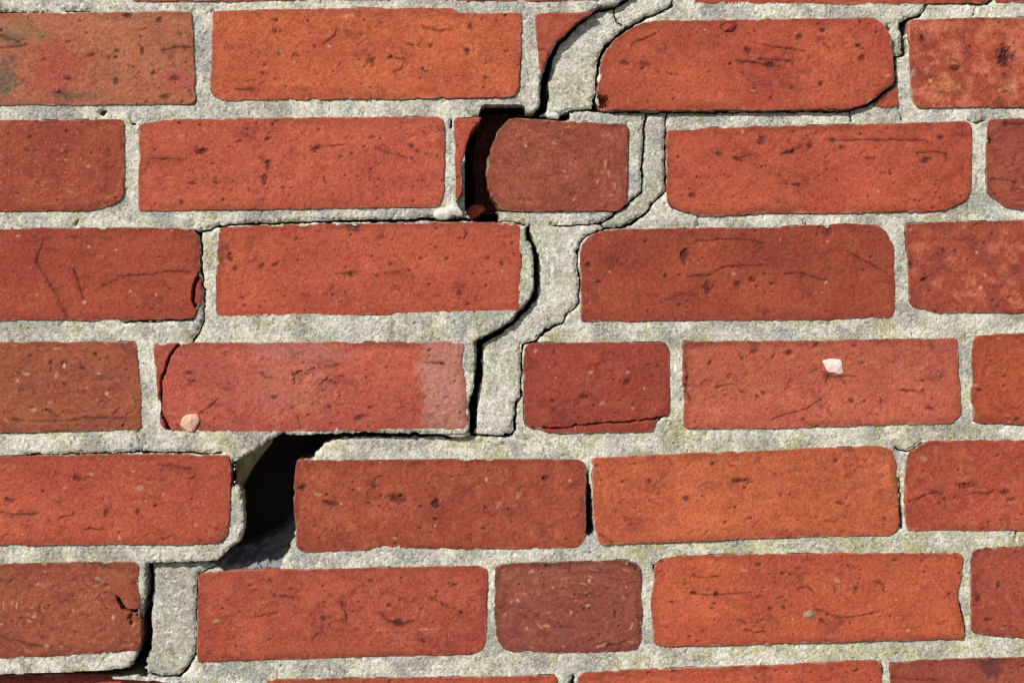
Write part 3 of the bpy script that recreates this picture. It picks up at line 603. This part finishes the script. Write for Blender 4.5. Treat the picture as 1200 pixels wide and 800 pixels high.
# old joints: a shallow trowelled hollow, edges that crumble next to the cracks
MZ -= .9 * sst(1.6, 0, VOID + .6 * fineA) + .3 * sst(3.5, 0, VOID)
MZ -= .5 * sst(.72, .95, spB) + .9 * sst(.55, .9, vn(GU, GV, 2.6, sd + 8)) * (~NEW) * .6
gapw = sst(0, 5, P(592, 250, ZR)[0][0] - GU) * SM['m2'] * (GV < P(600, 225, ZR)[0][1]) * (GV > P(600, 275, ZR)[0][1])
MZ -= 17 * gapw
# colour
def mix(a, b, m): return a * (1 - m[..., None]) + np.asarray(b) * m[..., None]
PALE, GREY, OLIVE, SAND, BLUE = alb((223,219,203)), alb((163,161,150)), alb((176,170,112)), alb((207,205,192)), alb((166,168,174))
MC = np.ones(GU.shape + (1,), np.float32) * PALE.astype(np.float32)
MC = mix(MC, GREY, np.clip(.40 + .75 * lowB + .45 * fineA + .2 * spB, 0, 1))
px_right = sst(-60, 200, GU)                            # more lichen towards the lower right and in places on the left
lich = sst(.10, .9, fbm(GU, GV * 1.5, 9, sd + 12, 4, .75) + .30 * lowA + .45 * px_right * sst(60, -120, GV) - .05) * (.75 - .35 * (GV > 120))
MC = mix(MC, OLIVE, np.clip(lich, 0, .55))
MC = mix(MC, BLUE, .32 * sst(.2, .7, fbm(GU, GV, 18, sd + 13, 2)))
NC = np.ones(GU.shape + (1,), np.float32) * SAND.astype(np.float32)
NC = mix(NC, OLIVE, .28 * sst(-.1, .7, fbm(GU, GV, 22, sd + 14, 2))); NC = mix(NC, GREY, .5 * sst(.0, .6, lowB))
NC = mix(NC, (.80, .78, .70), .8 * sst(.74, .86, spB))
NC = mix(NC, (.16, .16, .14), .6 * sst(.62, .86, vn(GU, GV, 1.5, sd + 31))); NC = mix(NC, (.82, .80, .74), .85 * sst(.80, .88, vn(GU, GV, 3.2, sd + 32)))
NC = NC * (1 + .12 * lowB + .10 * vn(GU, GV, 5, sd + 33))[..., None]
NC = np.where((SM['s6'] | SM['s4'])[..., None], NC * .80, NC)
MC = np.where(NEW[..., None], NC, MC)
g2 = vn(GU, GV, 1.7, sd + 21)
MC = MC * (1 + .12 * fineA + .20 * spA + .15 * g2 + .13 * 1.35 * np.clip(np.random.RandomState(5).randn(*GU.shape), -2, 2).astype(np.float32))[..., None]
MC = MC * (1 - .6 * sst(.5, .85, spC) * (.5 + .5 * sst(-.2, .5, lowB)))[..., None]
MC = mix(MC, (.74, .72, .66), .6 * sst(.72, .9, vn(GU, GV, 1.3, sd + 15)))
MC = mix(MC, (.05, .055, .05), .65 * sst(.79, .93, vn(GU, GV, 1.9, sd + 16)) * (~NEW))
MC = np.clip(MC, .02, .8)

# shaded ledge at the foot of the hole: old bedding sloping back
faceR = RIGHT[:-1, :-1]
masks = []
left = ~RIGHT
taken = np.zeros(GU.shape, bool)
names = {'s1': 'short sandy mortar chunk at the head of the crack', 's2': 'curved slab of sandy mortar that has slipped in the crack', 's4': 'narrow upright strip of sandy mortar between two cracks', 's5': 'long zigzag strip of sandy mortar that has slipped in the crack', 's6': 'upright sandy mortar block beside the open joint', 'm2': 'mortar collar round the broken header brick'}
OBJM = {}
def part_window(mask):
    j = np.nonzero(mask.any(1))[0]; i = np.nonzero(mask.any(0))[0]
    return max(0, i[0] - 2), min(NU, i[-1] + 3), max(0, j[0] - 2), min(NV, j[-1] + 3)
def mortar_part(mask, label=None, depth=60):
    i0, i1, j0, j1 = part_window(mask)
    sl = (slice(j0, j1), slice(i0, i1))
    fm = mask[sl][:-1, :-1]
    ob = slab('mortar', GU[sl].astype(float), GV[sl].astype(float), MS[sl].astype(float), MZ[sl].astype(float), MC[sl].astype(float), depth, M_MORTAR, wall, face_mask=fm)
    if label and ob: ob['label'] = label
    return ob
for k in STRIPS:
    mortar_part(SM[k] & ~taken, names[k]); taken |= SM[k]
mortar_part(left, 'pale old mortar left of the crack', 17)
mortar_part(RIGHT & ~taken, 'grey-green old mortar right of the crack')

# ------------------------------------------------------------------ inside the hole: bedding ledge below, old mortar on the left cheek
def patchmesh(name, pts, res, mat, col, label=None, parent=wall, rough=1.5, seed=3):
    """a rough sheet through a small grid of (x px, y px, z mm) control points"""
    rows = np.array(pts, float)
    n, m = rows.shape[:2]
    A = np.zeros((n, m, 3))
    for a in range(n):
        for b in range(m):
            x, y, z = rows[a, b]; q = P(x, y, z)[0]; A[a, b] = (q[0], -z, q[1])
    t = np.linspace(0, n - 1, res); s = np.linspace(0, m - 1, res)
    T, S_ = np.meshgrid(t, s, indexing='ij'); a = np.clip(T.astype(int), 0, n - 2); b = np.clip(S_.astype(int), 0, m - 2); ft = (T - a)[..., None]; fs = (S_ - b)[..., None]
    G = (A[a, b] * (1 - ft) + A[a + 1, b] * ft) * (1 - fs) + (A[a, b + 1] * (1 - ft) + A[a + 1, b + 1] * ft) * fs
    nz = fbm(G[..., 0] + .7 * G[..., 1], G[..., 2] + .6 * G[..., 1], 9, seed, 4, .7); nz = nz + .8 * np.abs(vn(G[..., 0], G[..., 1] + G[..., 2], 7, seed + 5))
    nz = nz + .45 * vn(G[..., 0] + .5 * G[..., 1], G[..., 2] - .8 * G[..., 1], 3.2, seed + 6) + .5 * np.abs(vn(G[..., 0] - .6 * G[..., 1], G[..., 2] + .5 * G[..., 1], 5, seed + 7))
    G = G + rough * nz[..., None] * np.array([.5, .6, .7])
    V_ = G.reshape(-1, 3) / 1000; V_[:, 2] += ZC
    k = np.arange(res * res).reshape(res, res)
    Q = np.stack([k[:-1, :-1], k[:-1, 1:], k[1:, 1:], k[1:, :-1]], -1).reshape(-1, 4)
    C = alb(col) * (1 + .25 * fbm(G[..., 0] + G[..., 1], G[..., 2], 5, seed + 2, 3)).reshape(-1, 1)
    ob = mesh_from(name, V_, Q, np.clip(C, .01, .8), mat, parent)
    if label: ob['label'] = label
    return ob
patchmesh('mortar', [[(244,674,-6.5),(275,673,-6.5),(300,672,-7),(326,669,-7),(356,656,-8)], [(246,666,-14),(275,666,-15),(300,664.5,-17),(325,660,-20),(356,646,-26)], [(246,661,-37),(275,658,-40),(300,654,-42),(325,644,-50),(354,628,-58)], [(250,650,-55),(275,645,-58),(300,640,-60),(325,628,-64),(352,604,-68)], [(250,640,-100),(275,636,-100),(300,630,-100),(325,615,-100),(350,590,-100)]], 90, M_MORTAR, (142,146,152), 'old bedding mortar at the foot of the hole', rough=4.2)  # ledge colour darkened and blued: the hole's shade is put into it
patchmesh('mortar', [[(274,532,-3),(300,524,-3),(322,509,-3)], [(276,545,-9),(296,545,-12),(318,520,-12)], [(275,566,-10),(286,566,-28),(300,540,-44)], [(274,576,-16),(278,576,-50),(288,566,-90)]], 80, M_MORTAR, (150,146,112), 'crumbling mortar on the left cheek of the hole', seed=9, rough=2.0)

# ------------------------------------------------------------------ core of the wall behind the facing bricks
def box_mesh(name, x0, x1, y0, y1, z0, z1, mat, col, parent):
    v = np.array([(x, y, z) for x in (x0, x1) for y in (y0, y1) for z in (z0, z1)], float)
    q = np.array([(0,1,3,2),(4,6,7,5),(0,4,5,1),(2,3,7,6),(0,2,6,4),(1,5,7,3)])
    ob = mesh_from(name, v, q, np.ones((8, 1)) * np.array(col), mat, parent)
    ob.data.polygons.foreach_set('use_smooth', np.zeros(6, bool)); return ob
ub, vb = UMIN / 1000 + .002, VMIN / 1000 + ZC
core = box_mesh('wall_core', ub, UMAX / 1000 - .004, .098, .225, 0.0, VMAX / 1000 + ZC - .003, M_MORTAR, (.06, .055, .05), wall)  # almost black, so the darkness of the open cracks is painted into this backing
foot = box_mesh('footing', ub - .004, UMAX / 1000 + .004, -.012, .2245, 0.0, vb + .002, M_MORTAR, (.25, .24, .22), wall)

# ------------------------------------------------------------------ loose bits lying in the crack
s = pebble([(545,253),(549,243),(556,239),(568,241),(569,245),(559,254),(551,258),(546,257)], -21.0, (184,92,66), None, 2.6, 'brick_shard', mat=M_BRICK, depth=34, seed=21, tilt=-.3)
tag(s, label='small red brick shard lying in the gap beside the broken header brick', category='shard')
s = pebble([(515,507),(530,505.5),(549,505.5),(552,509),(545,512),(530,512.5)], -3.5, (214,210,192), None, 1.5, 'mortar_crumb', mat=M_MORTAR, depth=12, seed=23)
tag(s, label='flat pale mortar crumb wedged under the right end of the pinkish brick', category='crumb', group='mortar crumbs caught in the crack')
s = pebble([(641,134),(648,131),(655,133),(655,140),(648,139),(641,138)], -5.5, (205,205,198), None, 1.4, 'mortar_crumb', mat=M_MORTAR, depth=12, seed=25)
tag(s, label='small pale mortar crumb at the foot of the curved mortar slab', category='crumb', group='mortar crumbs caught in the crack')
s = pebble([(508,248),(516,243),(522,244),(528,240),(533,240),(540,246),(543,252),(538,254),(531,252),(525,257),(512,257),(508,254)], .0, (222,220,208), None, 1.8, 'mortar_lump', mat=M_MORTAR, depth=10, seed=27)
tag(s, label='knobbly white mortar lump squeezed out below the joint beside the gap', category='lump')

# ------------------------------------------------------------------ ground
gm = bpy.data.materials.new('paving_dirt'); gm.use_nodes = True
n = gm.node_tree.nodes; b = n['Principled BSDF']; b.inputs['Roughness'].default_value = .95
t = n.new('ShaderNodeTexNoise'); t.inputs['Scale'].default_value = 14; t.inputs['Detail'].default_value = 8
cr = n.new('ShaderNodeValToRGB'); cr.color_ramp.elements[0].color = (.10, .09, .07, 1); cr.color_ramp.elements[1].color = (.24, .22, .18, 1)
gm.node_tree.links.new(t.outputs['Fac'], cr.inputs[0]); gm.node_tree.links.new(cr.outputs[0], b.inputs['Base Color'])
me = bpy.data.meshes.new('ground'); me.from_pydata([(-150,-150,0),(150,-150,0),(150,150,0),(-150,150,0)], [], [(0,1,2,3)]); me.materials.append(gm)
g = link(bpy.data.objects.new('ground', me)); g['kind'] = 'structure'
g.location.z = -.001
